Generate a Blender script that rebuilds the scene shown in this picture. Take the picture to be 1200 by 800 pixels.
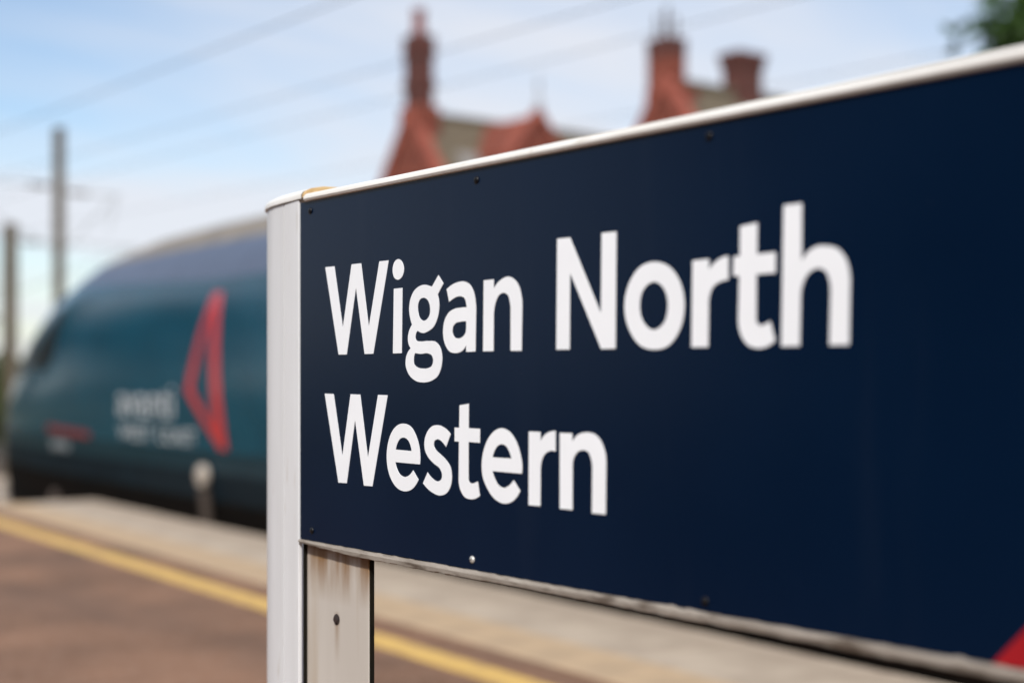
import bpy, bmesh, math, random
from mathutils import Vector, Matrix
from mathutils.geometry import tessellate_polygon

R = math.radians
scene = bpy.context.scene
col = scene.collection
for ob in list(bpy.data.objects):
    bpy.data.objects.remove(ob)

# ------------------------------------------------------------------ camera
# World frame: +Y runs along the platform (away, to the left of the picture),
# +X runs across it towards the track; z = 0 is the platform surface.
YAW = R(37.74)
cam_d = bpy.data.cameras.new('camera')
cam_d.sensor_width = 36.0
cam_d.lens = 50.0
cam_d.shift_y = 0.0354
cam_d.clip_start = 0.05
cam_d.clip_end = 3000
cam_d.dof.use_dof = True
cam_d.dof.focus_distance = 2.33
cam_d.dof.aperture_fstop = 1.48
cam = bpy.data.objects.new('camera', cam_d)
cam.location = (0, 0, 1.3)
cam.rotation_euler = (R(90), 0, -YAW)
col.objects.link(cam)
scene.camera = cam

# ------------------------------------------------------------------ light
SUN_AZ = R(226)      # clockwise from +Y: the sun stands behind the camera, to its left-rear
SUN_EL = R(42)
world = bpy.data.worlds.new('World')
scene.world = world
world.use_nodes = True
wt = world.node_tree
wt.nodes.clear()
def wn(t, **k):
    n = wt.nodes.new(t)
    for a, b in k.items():
        setattr(n, a, b)
    return n
w_out = wn('ShaderNodeOutputWorld')
w_bg = wn('ShaderNodeBackground')
w_bg.inputs['Strength'].default_value = 0.088
sky = wn('ShaderNodeTexSky', sky_type='NISHITA', sun_disc=False)
sky.sun_elevation = SUN_EL
sky.sun_rotation = SUN_AZ
sky.altitude = 30
sky.air_density = 1.0
sky.dust_density = 0.8
sky.ozone_density = 1.3
# thin, streaky high cloud: noise on a flat cloud layer seen in perspective
tc = wn('ShaderNodeTexCoord')
sep = wn('ShaderNodeSeparateXYZ')
add = wn('ShaderNodeMath', operation='ADD'); add.inputs[1].default_value = 0.16
mx = wn('ShaderNodeMath', operation='MAXIMUM'); mx.inputs[1].default_value = 0.05
dvx = wn('ShaderNodeMath', operation='DIVIDE')
dvy = wn('ShaderNodeMath', operation='DIVIDE')
cmb = wn('ShaderNodeCombineXYZ')
mp = wn('ShaderNodeMapping')
mp.inputs['Rotation'].default_value = (0, 0, R(38))
mp.inputs['Scale'].default_value = (0.55, 1.25, 1)
mp.inputs['Location'].default_value = (9.7, 3.3, 0)
nz = wn('ShaderNodeTexNoise'); nz.inputs['Scale'].default_value = 0.9
nz.inputs['Detail'].default_value = 6; nz.inputs['Roughness'].default_value = 0.52
nz.inputs['Distortion'].default_value = 0.35
rmp = wn('ShaderNodeValToRGB')
rmp.color_ramp.elements[0].position = 0.36; rmp.color_ramp.elements[0].color = (0.03, 0.03, 0.03, 1)
rmp.color_ramp.elements[1].position = 0.60; rmp.color_ramp.elements[1].color = (0.92, 0.92, 0.92, 1)
mix = wn('ShaderNodeMix', data_type='RGBA')
mix.inputs['B'].default_value = (5.35, 5.5, 5.95, 1)
L = wt.links.new
L(tc.outputs['Generated'], sep.inputs[0])
L(sep.outputs['Z'], add.inputs[0]); L(add.outputs[0], mx.inputs[0])
L(sep.outputs['X'], dvx.inputs[0]); L(mx.outputs[0], dvx.inputs[1])
L(sep.outputs['Y'], dvy.inputs[0]); L(mx.outputs[0], dvy.inputs[1])
L(dvx.outputs[0], cmb.inputs[0]); L(dvy.outputs[0], cmb.inputs[1])
L(cmb.outputs[0], mp.inputs[0]); L(mp.outputs[0], nz.inputs['Vector'])
L(nz.outputs['Fac'], rmp.inputs[0]); L(rmp.outputs[0], mix.inputs['Factor'])
L(sky.outputs[0], mix.inputs['A']); L(mix.outputs['Result'], w_bg.inputs['Color'])
L(w_bg.outputs[0], w_out.inputs['Surface'])

sun_d = bpy.data.lights.new('sun', 'SUN')
sun_d.energy = 2.7
sun_d.angle = R(3)
sun_d.color = (1.0, 0.965, 0.915)
sun = bpy.data.objects.new('sun', sun_d)
sd = Vector((math.sin(SUN_AZ) * math.cos(SUN_EL), math.cos(SUN_AZ) * math.cos(SUN_EL), math.sin(SUN_EL)))
sun.rotation_euler = sd.to_track_quat('Z', 'Y').to_euler()
sun.location = sd * 60
col.objects.link(sun)

vs = scene.view_settings
vs.view_transform = 'Standard'
vs.look = 'None'
vs.gamma = 1.0
vs.use_curve_mapping = False
vs.exposure = 0.78
scene.cycles.use_denoising = True
scene.cycles.max_bounces = 8

# ------------------------------------------------------------------ materials
def srgb(r, g, b):
    return tuple(((c / 255) / 12.92 if c / 255 <= 0.04045 else ((c / 255 + 0.055) / 1.055) ** 2.4) for c in (r, g, b)) + (1,)

def mat(name, c1, c2=None, scale=6.0, rough=0.6, spec=0.5, metal=0.0, bump=0.0, bscale=None, stretch=(1, 1, 1),
        lo=0.35, hi=0.65, coat=0.0, detail=6.0, rvar=0.0):
    m = bpy.data.materials.new(name)
    m.use_nodes = True
    nt = m.node_tree
    b = nt.nodes['Principled BSDF']
    b.inputs['Roughness'].default_value = rough
    b.inputs['Specular IOR Level'].default_value = spec
    b.inputs['Metallic'].default_value = metal
    b.inputs['Coat Weight'].default_value = coat
    b.inputs['Coat Roughness'].default_value = 0.06
    if c2 is None:
        c2 = tuple(x * 0.88 for x in c1[:3]) + (1,)
    t = nt.nodes.new('ShaderNodeTexCoord')
    mp = nt.nodes.new('ShaderNodeMapping'); mp.inputs['Scale'].default_value = stretch
    n = nt.nodes.new('ShaderNodeTexNoise')
    n.inputs['Scale'].default_value = scale; n.inputs['Detail'].default_value = detail
    r = nt.nodes.new('ShaderNodeValToRGB')
    r.color_ramp.elements[0].position = lo; r.color_ramp.elements[0].color = c2
    r.color_ramp.elements[1].position = hi; r.color_ramp.elements[1].color = c1
    k = nt.links.new
    k(t.outputs['Object'], mp.inputs[0]); k(mp.outputs[0], n.inputs['Vector'])
    k(n.outputs['Fac'], r.inputs[0]); k(r.outputs[0], b.inputs['Base Color'])
    if rvar:
        mr = nt.nodes.new('ShaderNodeMapRange')
        mr.inputs['To Min'].default_value = max(0.02, rough - rvar); mr.inputs['To Max'].default_value = rough + rvar
        k(n.outputs['Fac'], mr.inputs['Value']); k(mr.outputs[0], b.inputs['Roughness'])
    if bump:
        n2 = nt.nodes.new('ShaderNodeTexNoise'); n2.inputs['Scale'].default_value = bscale or scale * 8
        n2.inputs['Detail'].default_value = 4
        bp = nt.nodes.new('ShaderNodeBump'); bp.inputs['Strength'].default_value = bump; bp.inputs['Distance'].default_value = 0.004
        k(t.outputs['Object'], n2.inputs['Vector']); k(n2.outputs['Fac'], bp.inputs['Height']); k(bp.outputs[0], b.inputs['Normal'])
    return m

def overlay(m, colour, build, fac=1.0):
    """Mix a second colour over a material's base colour by a mask node tree."""
    nt = m.node_tree
    b = nt.nodes['Principled BSDF']
    src = b.inputs['Base Color'].links[0].from_socket
    mask = build(nt)
    mx = nt.nodes.new('ShaderNodeMix'); mx.data_type = 'RGBA'
    mx.inputs['B'].default_value = colour
    ml = nt.nodes.new('ShaderNodeMath'); ml.operation = 'MULTIPLY'; ml.inputs[1].default_value = fac
    nt.links.new(mask, ml.inputs[0]); nt.links.new(ml.outputs[0], mx.inputs['Factor'])
    nt.links.new(src, mx.inputs['A']); nt.links.new(mx.outputs['Result'], b.inputs['Base Color'])

def noise_mask(scale, lo, hi, stretch=(1, 1, 1), detail=5):
    def f(nt):
        t = nt.nodes.new('ShaderNodeTexCoord')
        mp = nt.nodes.new('ShaderNodeMapping'); mp.inputs['Scale'].default_value = stretch
        n = nt.nodes.new('ShaderNodeTexNoise'); n.inputs['Scale'].default_value = scale; n.inputs['Detail'].default_value = detail
        r = nt.nodes.new('ShaderNodeMapRange'); r.clamp = True
        r.inputs['From Min'].default_value = lo; r.inputs['From Max'].default_value = hi
        nt.links.new(t.outputs['Object'], mp.inputs[0]); nt.links.new(mp.outputs[0], n.inputs['Vector'])
        nt.links.new(n.outputs['Fac'], r.inputs['Value'])
        return r.outputs[0]
    return f

def streak_mask(axis, a, b, scale, stretch, lo, hi):
    """Noise mask times a ramp along an object axis (runs of rust below an edge)."""
    base = noise_mask(scale, lo, hi, stretch)
    def f(nt):
        n = base(nt)
        t = nt.nodes.new('ShaderNodeTexCoord')
        s = nt.nodes.new('ShaderNodeSeparateXYZ')
        r = nt.nodes.new('ShaderNodeMapRange'); r.clamp = True
        r.inputs['From Min'].default_value = a; r.inputs['From Max'].default_value = b
        ml = nt.nodes.new('ShaderNodeMath'); ml.operation = 'MULTIPLY'
        nt.links.new(t.outputs['Object'], s.inputs[0]); nt.links.new(s.outputs[axis], r.inputs['Value'])
        nt.links.new(r.outputs[0], ml.inputs[0]); nt.links.new(n, ml.inputs[1])
        return ml.outputs[0]
    return f

def brick_mat(name, c1, c2, mortar, scale=1.0):
    m = mat(name, c1, c2, scale=1.2, rough=0.85, spec=0.2)
    nt = m.node_tree
    b = nt.nodes['Principled BSDF']
    src = b.inputs['Base Color'].links[0].from_socket
    t = nt.nodes.new('ShaderNodeTexCoord')
    s = nt.nodes.new('ShaderNodeSeparateXYZ')
    ad = nt.nodes.new('ShaderNodeMath'); ad.operation = 'ADD'
    cb = nt.nodes.new('ShaderNodeCombineXYZ')
    br = nt.nodes.new('ShaderNodeTexBrick')
    br.inputs['Scale'].default_value = 4.4 * scale
    br.inputs['Mortar Size'].default_value = 0.03
    br.inputs['Mortar'].default_value = mortar
    br.inputs['Color2'].default_value = tuple(x * 0.8 for x in c2[:3]) + (1,)
    k = nt.links.new
    k(t.outputs['Object'], s.inputs[0]); k(s.outputs['X'], ad.inputs[0]); k(s.outputs['Y'], ad.inputs[1])
    k(ad.outputs[0], cb.inputs[0]); k(s.outputs['Z'], cb.inputs[1]); k(cb.outputs[0], br.inputs['Vector'])
    k(src, br.inputs['Color1']); k(br.outputs['Color'], b.inputs['Base Color'])
    return m

M = {}
M['panel'] = mat('navy_panel', (0.0008, 0.0082, 0.0270, 1), (0.0006, 0.0068, 0.0230, 1), scale=2.2, rough=0.25, spec=0.15, rvar=0.06)
overlay(M['panel'], (0.05, 0.06, 0.08, 1), noise_mask(5, 0.60, 0.85, (1, 2.4, 0.25)), 0.05)
overlay(M['panel'], (0.25, 0.26, 0.28, 1), noise_mask(230, 0.755, 0.80), 0.30)
M['letter'] = mat('white_vinyl', (0.83, 0.85, 0.88, 1), (0.80, 0.82, 0.85, 1), scale=9, rough=0.45)
M['red_vinyl'] = mat('red_vinyl', srgb(158, 22, 32), srgb(150, 20, 29), scale=9, rough=0.4)
M['white_alu'] = mat('white_painted_aluminium', (0.70, 0.71, 0.725, 1), (0.64, 0.645, 0.655, 1), scale=14, rough=0.5, stretch=(1, 1, 0.15))
overlay(M['white_alu'], (0.42, 0.36, 0.28, 1), noise_mask(38, 0.66, 0.80, (1, 1, 0.25)), 0.45)
M['rail_white'] = mat('white_plastic_rail', (0.74, 0.73, 0.70, 1), (0.66, 0.64, 0.60, 1), scale=20, rough=0.5, stretch=(1, 0.3, 1), bump=0.15, bscale=60)
overlay(M['rail_white'], (0.30, 0.24, 0.17, 1), noise_mask(55, 0.64, 0.76, (1, 0.25, 1)), 0.55)
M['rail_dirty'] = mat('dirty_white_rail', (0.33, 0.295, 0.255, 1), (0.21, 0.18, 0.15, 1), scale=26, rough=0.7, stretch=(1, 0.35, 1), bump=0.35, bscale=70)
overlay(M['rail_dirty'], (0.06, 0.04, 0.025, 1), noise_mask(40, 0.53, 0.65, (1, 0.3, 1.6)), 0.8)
M['tan_plastic'] = mat('yellowed_plastic', srgb(206, 176, 128), srgb(180, 146, 98), scale=40, rough=0.6)
M['matt_black'] = mat('matt_black_finish', (0.006, 0.0055, 0.0045, 1), (0.012, 0.010, 0.006, 1), scale=30, rough=0.9, spec=0.08)
M['back_steel'] = mat('rusty_dark_steel', (0.030, 0.024, 0.018, 1), (0.015, 0.012, 0.01, 1), scale=18, rough=0.85)
overlay(M['back_steel'], (0.20, 0.09, 0.02, 1), noise_mask(20, 0.62, 0.70), 0.8)
M['post_white'] = mat('stained_white_post', (0.53, 0.49, 0.445, 1), (0.46, 0.42, 0.375, 1), scale=8, rough=0.6, stretch=(1, 1, 0.2))
M['screw_dark'] = mat('black_screw', (0.012, 0.012, 0.014, 1), rough=0.35, metal=0.6)
M['screw_light'] = mat('bare_screw', (0.62, 0.61, 0.58, 1), rough=0.4, metal=0.5)
M['rust'] = mat('rusty_bolt', (0.035, 0.018, 0.014, 1), (0.012, 0.009, 0.009, 1), scale=90, rough=0.85)
M['tarmac'] = mat('red_brown_tarmac', (0.225, 0.124, 0.078, 1), (0.140, 0.078, 0.050, 1), scale=1.3, rough=0.9, spec=0.25, bump=0.4, bscale=120)
overlay(M['tarmac'], (0.29, 0.20, 0.15, 1), noise_mask(22, 0.54, 0.66), 0.5)
overlay(M['tarmac'], (0.075, 0.052, 0.042, 1), noise_mask(1.1, 0.50, 0.68, (1, 0.5, 1)), 0.5)
M['coping'] = mat('pale_coping_concrete', (0.43, 0.357, 0.282, 1), (0.31, 0.25, 0.195, 1), scale=3, rough=0.85, spec=0.25, bump=0.3, bscale=90)
M['coping_white'] = mat('worn_white_edge_paint', (0.66, 0.63, 0.58, 1), (0.48, 0.43, 0.37, 1), scale=5, rough=0.75)
M['tactile'] = mat('buff_tactile_paving', (0.46, 0.335, 0.215, 1), (0.36, 0.265, 0.175, 1), scale=3, rough=0.85, spec=0.25, bump=0.3, bscale=80)
M['yellow'] = mat('yellow_line_paint', (0.62, 0.40, 0.115, 1), (0.50, 0.315, 0.095, 1), scale=7, rough=0.65)
overlay(M['yellow'], (0.24, 0.16, 0.11, 1), noise_mask(9, 0.54, 0.68), 0.55)
M['wall_dark'] = brick_mat('platform_face_brick', (0.11, 0.08, 0.065, 1), (0.08, 0.06, 0.05, 1), (0.13, 0.11, 0.09, 1))
M['ballast'] = mat('track_ballast', (0.13, 0.115, 0.10, 1), (0.06, 0.052, 0.045, 1), scale=14, rough=0.95, bump=0.8, bscale=30)
M['ground'] = mat('rough_grass_ground', (0.07, 0.085, 0.035, 1), (0.10, 0.085, 0.05, 1), scale=0.4, rough=0.95, spec=0.2)
M['rail_steel'] = mat('rail_steel', (0.16, 0.10, 0.07, 1), (0.10, 0.065, 0.05, 1), scale=8, rough=0.6, metal=0.4)
M['teal'] = mat('teal_train_paint', (0.0008, 0.046, 0.078, 1), (0.0007, 0.037, 0.064, 1), scale=2, rough=0.18, spec=0.30)
M['train_roof'] = mat('grey_train_roof', (0.075, 0.10, 0.155, 1), (0.064, 0.084, 0.132, 1), scale=3, rough=0.5)
M['roof_top'] = mat('weathered_roof_top', (0.20, 0.175, 0.145, 1), (0.13, 0.115, 0.10, 1), scale=3, rough=0.8)
M['skirt'] = mat('charcoal_train_skirt', (0.0045, 0.012, 0.018, 1), (0.003, 0.008, 0.0125, 1), scale=3, rough=0.6, spec=0.08)
M['skirt_teal'] = mat('teal_shade_fade', (0.0015, 0.022, 0.036, 1), (0.0012, 0.018, 0.030, 1), scale=3, rough=0.35, spec=0.15)  # in-between teal: shading of the lower body side put into the colour
M['under'] = mat('black_underframe', (0.0035, 0.0033, 0.003, 1), (0.008, 0.0055, 0.004, 1), scale=4, rough=0.95, spec=0.05)
M['glass'] = mat('dark_cab_glass', (0.002, 0.0025, 0.003, 1), rough=0.35, spec=0.12)
M['logo_red'] = mat('coral_red_livery', srgb(176, 38, 44), srgb(168, 34, 40), scale=3, rough=0.3, coat=0.4)
M['stripe_red'] = mat('dull_red_stripe', (0.16, 0.015, 0.022, 1), rough=0.4)
M['logo_white'] = mat('white_livery_lettering', (0.50, 0.52, 0.54, 1), rough=0.35)
M['axle_white'] = mat('grubby_white_cover', (0.42, 0.37, 0.32, 1), (0.28, 0.24, 0.20, 1), scale=9, rough=0.7)
M['brown_steel'] = mat('brown_steel', (0.045, 0.030, 0.021, 1), (0.025, 0.017, 0.013, 1), scale=9, rough=0.8)
M['brick_red'] = brick_mat('red_terracotta_brick', (0.25, 0.054, 0.033, 1), (0.15, 0.034, 0.024, 1), (0.19, 0.08, 0.055, 1))
M['brick_soot'] = brick_mat('sooty_brick', (0.13, 0.042, 0.034, 1), (0.085, 0.030, 0.026, 1), (0.12, 0.06, 0.05, 1))
M['terracotta'] = mat('terracotta_dressing', (0.28, 0.068, 0.042, 1), (0.22, 0.055, 0.034, 1), scale=3, rough=0.8)
M['roof_tile'] = mat('brown_grey_roof_tiles', (0.125, 0.098, 0.062, 1), (0.085, 0.066, 0.044, 1), scale=2.5, rough=0.85, stretch=(1, 1, 4))
M['rooflight'] = mat('weathered_rooflight', (0.22, 0.205, 0.19, 1), (0.18, 0.17, 0.16, 1), scale=3, rough=0.35)
M['lead'] = mat('grey_lead', (0.30, 0.30, 0.32, 1), rough=0.6)
M['window'] = mat('window_glass', (0.02, 0.025, 0.03, 1), rough=0.1)
M['white_wood'] = mat('white_window_timber', (0.7, 0.7, 0.68, 1), rough=0.6)
M['mast'] = mat('weathered_mast_steel', (0.115, 0.090, 0.058, 1), (0.075, 0.058, 0.038, 1), scale=3, rough=0.85, stretch=(1, 1, 0.3))
M['wire'] = mat('overhead_wire', (0.055, 0.05, 0.048, 1), rough=0.6, metal=0.3)
M['insulator'] = mat('brown_insulator', (0.08, 0.05, 0.04, 1), rough=0.3)
M['pot'] = mat('sooty_pot', (0.10, 0.07, 0.06, 1), (0.06, 0.045, 0.04, 1), scale=5, rough=0.85)
M['pot_red'] = mat('dark_red_pot', (0.17, 0.045, 0.035, 1), rough=0.8)
M['bark'] = mat('tree_bark', (0.10, 0.075, 0.055, 1), (0.06, 0.045, 0.035, 1), scale=8, rough=0.9)

def leaf_mat(name, c1, c2):
    m = mat(name, c1, c2, scale=1.1, rough=0.6, spec=0.3)
    nt = m.node_tree
    b = nt.nodes['Principled BSDF']
    tr = nt.nodes.new('ShaderNodeBsdfTranslucent')
    ms = nt.nodes.new('ShaderNodeMixShader'); ms.inputs[0].default_value = 0.28
    nt.links.new(b.inputs['Base Color'].links[0].from_socket, tr.inputs['Color'])
    out = nt.nodes['Material Output']
    nt.links.new(b.outputs[0], ms.inputs[1]); nt.links.new(tr.outputs[0], ms.inputs[2]); nt.links.new(ms.outputs[0], out.inputs['Surface'])
    return m
M['leaf'] = leaf_mat('leaf_green', (0.048, 0.105, 0.012, 1), (0.025, 0.060, 0.008, 1))
M['leaf_dark'] = leaf_mat('leaf_dark_green', (0.040, 0.075, 0.018, 1), (0.022, 0.045, 0.012, 1))

# ------------------------------------------------------------------ helpers
class MB:
    """Collects shapes; build() links them as ONE mesh object."""
    def __init__(self):
        self.v = []; self.f = []
    def quad_strip_box(self, p):
        n = len(self.v); self.v += p
        self.f += [tuple(n + i for i in q) for q in ((0, 3, 2, 1), (4, 5, 6, 7), (0, 1, 5, 4), (1, 2, 6, 5), (2, 3, 7, 6), (3, 0, 4, 7))]
    def box(self, x0, x1, y0, y1, z0, z1):
        self.quad_strip_box([(x0, y0, z0), (x1, y0, z0), (x1, y1, z0), (x0, y1, z0), (x0, y0, z1), (x1, y0, z1), (x1, y1, z1), (x0, y1, z1)])
        return self
    def sweep_y(self, prof, y0, y1, cap=True, dz1=0.0):
        """Closed (x, z) profile swept along y."""
        n = len(self.v); k = len(prof)
        self.v += [(x, y0, z) for x, z in prof] + [(x, y1, z + dz1) for x, z in prof]
        self.f += [(n + i, n + (i + 1) % k, n + k + (i + 1) % k, n + k + i) for i in range(k)]
        if cap:
            self.f += [tuple(n + i for i in range(k))[::-1], tuple(n + k + i for i in range(k))]
        return self
    def prism(self, plan, z0, z1):
        n = len(self.v); k = len(plan)
        self.v += [(x, y, z0) for x, y in plan] + [(x, y, z1) for x, y in plan]
        self.f += [(n + i, n + (i + 1) % k, n + k + (i + 1) % k, n + k + i) for i in range(k)]
        self.f += [tuple(n + i for i in range(k))[::-1], tuple(n + k + i for i in range(k))]
        return self
    def tube(self, pts, rad, seg=10, cap=True):
        pts = [Vector(p) for p in pts]
        rad = rad if isinstance(rad, (list, tuple)) else [rad] * len(pts)
        n0 = len(self.v)
        for i, p in enumerate(pts):
            d = (pts[min(i + 1, len(pts) - 1)] - pts[max(i - 1, 0)]).normalized()
            up = Vector((0, 0, 1)) if abs(d.z) < 0.9 else Vector((1, 0, 0))
            a = d.cross(up).normalized(); b = a.cross(d)
            for j in range(seg):
                t = 2 * math.pi * j / seg
                q = p + (a * math.cos(t) + b * math.sin(t)) * rad[i]
                self.v.append(tuple(q))
        for i in range(len(pts) - 1):
            for j in range(seg):
                a0 = n0 + i * seg + j; a1 = n0 + i * seg + (j + 1) % seg
                self.f.append((a0, a1, a1 + seg, a0 + seg))
        if cap:
            self.f.append(tuple(n0 + j for j in range(seg))[::-1])
            self.f.append(tuple(n0 + (len(pts) - 1) * seg + j for j in range(seg)))
        return self
    def lathe(self, c, prof, seg=20, axis='z'):
        """prof = [(r, h)] turned about an axis through c."""
        n0 = len(self.v); k = len(prof)
        for r, h in prof:
            for j in range(seg):
                t = 2 * math.pi * j / seg; a, b = r * math.cos(t), r * math.sin(t)
                self.v.append({'z': (c[0] + a, c[1] + b, c[2] + h), 'x': (c[0] + h, c[1] + a, c[2] + b), 'y': (c[0] + a, c[1] + h, c[2] + b)}[axis])
        for i in range(k - 1):
            for j in range(seg):
                a0 = n0 + i * seg + j; a1 = n0 + i * seg + (j + 1) % seg
                self.f.append((a0, a1, a1 + seg, a0 + seg))
        self.f.append(tuple(n0 + j for j in range(seg))[::-1])
        self.f.append(tuple(n0 + (k - 1) * seg + j for j in range(seg)))
        return self
    def build(self, name, m, parent=None, origin=(0, 0, 0), smooth=False, bevel=0.0, xf=None):
        me = bpy.data.meshes.new(name)
        o0 = Vector(origin)
        vv = [Vector(p) for p in self.v]
        if xf is not None:
            vv = [xf @ p for p in vv]
        me.from_pydata([tuple(p - o0) for p in vv], [], self.f)
        bm = bmesh.new(); bm.from_mesh(me)
        bmesh.ops.delete(bm, geom=[v for v in bm.verts if not v.link_faces], context='VERTS')
        bmesh.ops.remove_doubles(bm, verts=bm.verts, dist=1e-5)
        bmesh.ops.recalc_face_normals(bm, faces=bm.faces)
        if bevel:
            es = [e for e in bm.edges if len(e.link_faces) == 2 and e.calc_face_angle(0) > 0.5]
            bmesh.ops.bevel(bm, geom=es, offset=bevel, segments=2, affect='EDGES', profile=0.5)
        bm.to_mesh(me); bm.free()
        if smooth:
            me.polygons.foreach_set('use_smooth', [True] * len(me.polygons))
            try:
                me.set_sharp_from_angle(angle=R(38))
            except Exception:
                pass
        me.materials.append(M[m])
        ob = bpy.data.objects.new(name, me)
        col.objects.link(ob)
        ob.parent = parent
        return ob

def thing(name, label, cat, loc=(0, 0, 0), rz=0.0, group=None):
    e = bpy.data.objects.new(name, None)
    e.empty_display_size = 0.2
    e.location = loc; e.rotation_euler = (0, 0, rz)
    col.objects.link(e)
    return tag(e, label, cat, group)

def tag(o, label, cat, group=None):
    o['label'] = label; o['category'] = cat
    if group:
        o['group'] = group
    return o

def struct(o):
    o['kind'] = 'structure'
    return o

# ------------------------------------------------------------------ platform frame
PA = math.atan(0.055)                       # the platform edge swings slightly off the sign's line
PM = Matrix.Translation((0, 7.5, 0)) @ Matrix.Rotation(-PA, 4, 'Z')
EDGE, COP_IN, TAC_IN, YEL = 5.36, 4.62, 4.205, 3.87
END = 7.55                                  # local y where the platform ends and its ramp begins
RAIL_Z = -0.915
def pw(x, y, z=0.0):
    return PM @ Vector((x, y, z))

# ------------------------------------------------------------------ setting
g = MB(); g.v = [(-900, -900, -1.12), (900, -900, -1.12), (900, 900, -1.12), (-900, 900, -1.12)]; g.f = [(0, 1, 2, 3)]
struct(g.build('ground', 'ground'))
tb = MB().box(5.15, 15.5, -60, 120, -1.3, -1.06)
struct(tb.build('track_bed', 'ballast', xf=PM))
plat = MB().box(-14, 5.18, -40, END, -1.2, -0.075)
platform = struct(plat.build('platform', 'wall_dark', xf=PM))
surf = MB().box(-14, TAC_IN, -40, END, -0.075, 0.0)
struct(surf.build('platform_surface', 'tarmac', xf=PM))
rmp_ = MB(); rmp_.v = [(-14, END, -0.002), (EDGE - 0.1, END, -0.002), (EDGE - 0.1, END + 7, -1.10), (-14, END + 7, -1.10),
                       (-14, END, -1.2), (EDGE - 0.1, END, -1.2), (EDGE - 0.1, END + 7, -1.2), (-14, END + 7, -1.2)]
rmp_.f = [(0, 1, 2, 3), (4, 7, 6, 5), (0, 4, 5, 1), (1, 5, 6, 2), (2, 6, 7, 3), (3, 7, 4, 0)]
struct(rmp_.build('platform_ramp', 'tarmac', xf=PM))
# coping stones and tactile slabs, each its own piece
cop_root = struct(MB().box(5.0, 5.16, -12, END - 0.02, -0.30, -0.16).build('platform_edge', 'coping', xf=PM))
cop_root.data.transform(Matrix.Identity(4))
def slab(name, m, x0, x1, n, y_start, step, z1, gap, seed):
    rnd = random.Random(seed)
    src = MB().box(x0, x1, 0, step - gap, -0.073, z1)
    base = src.build(name, m, parent=cop_root, xf=None, bevel=0.004)
    for i in range(n):
        o = base if i == 0 else base.copy()
        if i:
            col.objects.link(o)
        o.matrix_local = PM @ Matrix.Translation((rnd.uniform(-.003, .003), y_start + i * step, rnd.uniform(-.002, .002)))
slab('coping_stone', 'coping', COP_IN + 0.004, EDGE, 22, END - 22 * 0.9, 0.9, 0.0, 0.008, 3)
slab('tactile_slab', 'tactile', TAC_IN + 0.004, COP_IN - 0.003, 48, END - 48 * 0.41, 0.41, 0.003, 0.006, 5)
yl = MB().box(YEL - 0.09, YEL + 0.09, -40, END - 0.3, 0.0, 0.004)
o = yl.build('yellow_line', 'yellow', xf=PM); struct(o)

# ------------------------------------------------------------------ rails
TRK = (EDGE + 1.45, EDGE + 4.85)
k = 0
for cx, tname in zip(TRK, ('near track under the train', 'far track beyond the train')):
    for side, sname in ((-1, 'platform side'), (1, 'far side')):
        x = cx + side * 0.7525
        pr = [(x - 0.07, -1.06), (x + 0.07, -1.06), (x + 0.07, -1.045), (x + 0.012, -1.03), (x + 0.012, -0.965), (x + 0.036, -0.955),
              (x + 0.036, RAIL_Z), (x - 0.036, RAIL_Z), (x - 0.036, -0.955), (x - 0.012, -0.965), (x - 0.012, -1.03), (x - 0.07, -1.045)]
        o = MB().sweep_y(pr, -60, 120).build('rail', 'rail_steel', xf=PM)
        tag(o, f'steel running rail of the {tname}, {sname}', 'rail', 'running rails')

# ------------------------------------------------------------------ the station name sign
SX, SL, SR = 1.2625, 2.252, -0.72           # front plane of the panel, its left and right ends
SB, ST = 1.012, 1.613                       # bottom and top of the panel
root_loc = (SX + 0.04, 2.15, 0.0)
sign = thing('station_sign', 'navy station name sign with white lettering in a white frame on white posts', 'sign', root_loc)
O = root_loc
MB().box(SX, SX + 0.006, SR, SL, SB, ST).build('panel', 'panel', sign, O)
# curved end post: plan runs from the panel round the outer end to the back
plan = [(SX - 0.002, SL + 0.003), (SX + 0.0045, 2.3205)]
plan2 = [(SX + 0.005, 2.3235), (SX + 0.012, 2.372), (SX + 0.020, 2.406), (SX + 0.030, 2.434), (SX + 0.045, 2.462), (SX + 0.065, 2.483),
         (SX + 0.09, 2.494), (SX + 0.12, 2.49), (SX + 0.145, 2.47), (SX + 0.15, 2.43)]
back = [(SX + 0.15, SL + 0.003)]
MB().prism(plan + [(SX + 0.011, 2.3205), (SX + 0.0055, SL + 0.003)], -0.05, 1.6185).build('front_strip', 'white_alu', sign, O, bevel=0.0012)
MB().prism(plan2 + [(SX + 0.15, SL + 0.05), (SX + 0.0135, SL + 0.05), (SX + 0.0135, 2.3235)], -0.05, 1.6185).build('end_post', 'white_alu', sign, O, smooth=True)
# domed cap on the end post
cp = MB()
outl = [(SX - 0.005, SL - 0.012)] + [(x - 0.003, y + 0.003) for x, y in [plan[1]] + plan2[1:]] + [(SX + 0.153, SL - 0.012)]
levels = [(0.0, 1.6200), (0.0, 1.6265), (0.05, 1.6325), (0.22, 1.6390), (0.50, 1.6438), (0.95, 1.6455)]
cxm = SX + 0.075
for t, z in levels:
    for x, y in outl:
        yy = y if y < SL else y + (SL - 0.012 - y) * t * 0.35
        cp.v.append((x + (cxm - x) * t, yy, z))
n = len(outl)
for i in range(len(levels) - 1):
    for j in range(n - 1):
        cp.f.append((i * n + j, i * n + j + 1, (i + 1) * n + j + 1, (i + 1) * n + j))
cp.f.append(tuple(range((len(levels) - 1) * n, len(levels) * n)))
cp.f.append(tuple(range(n))[::-1])
cap_o = cp.build('post_cap', 'rail_white', sign, O, smooth=True)
ce = MB()
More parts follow.
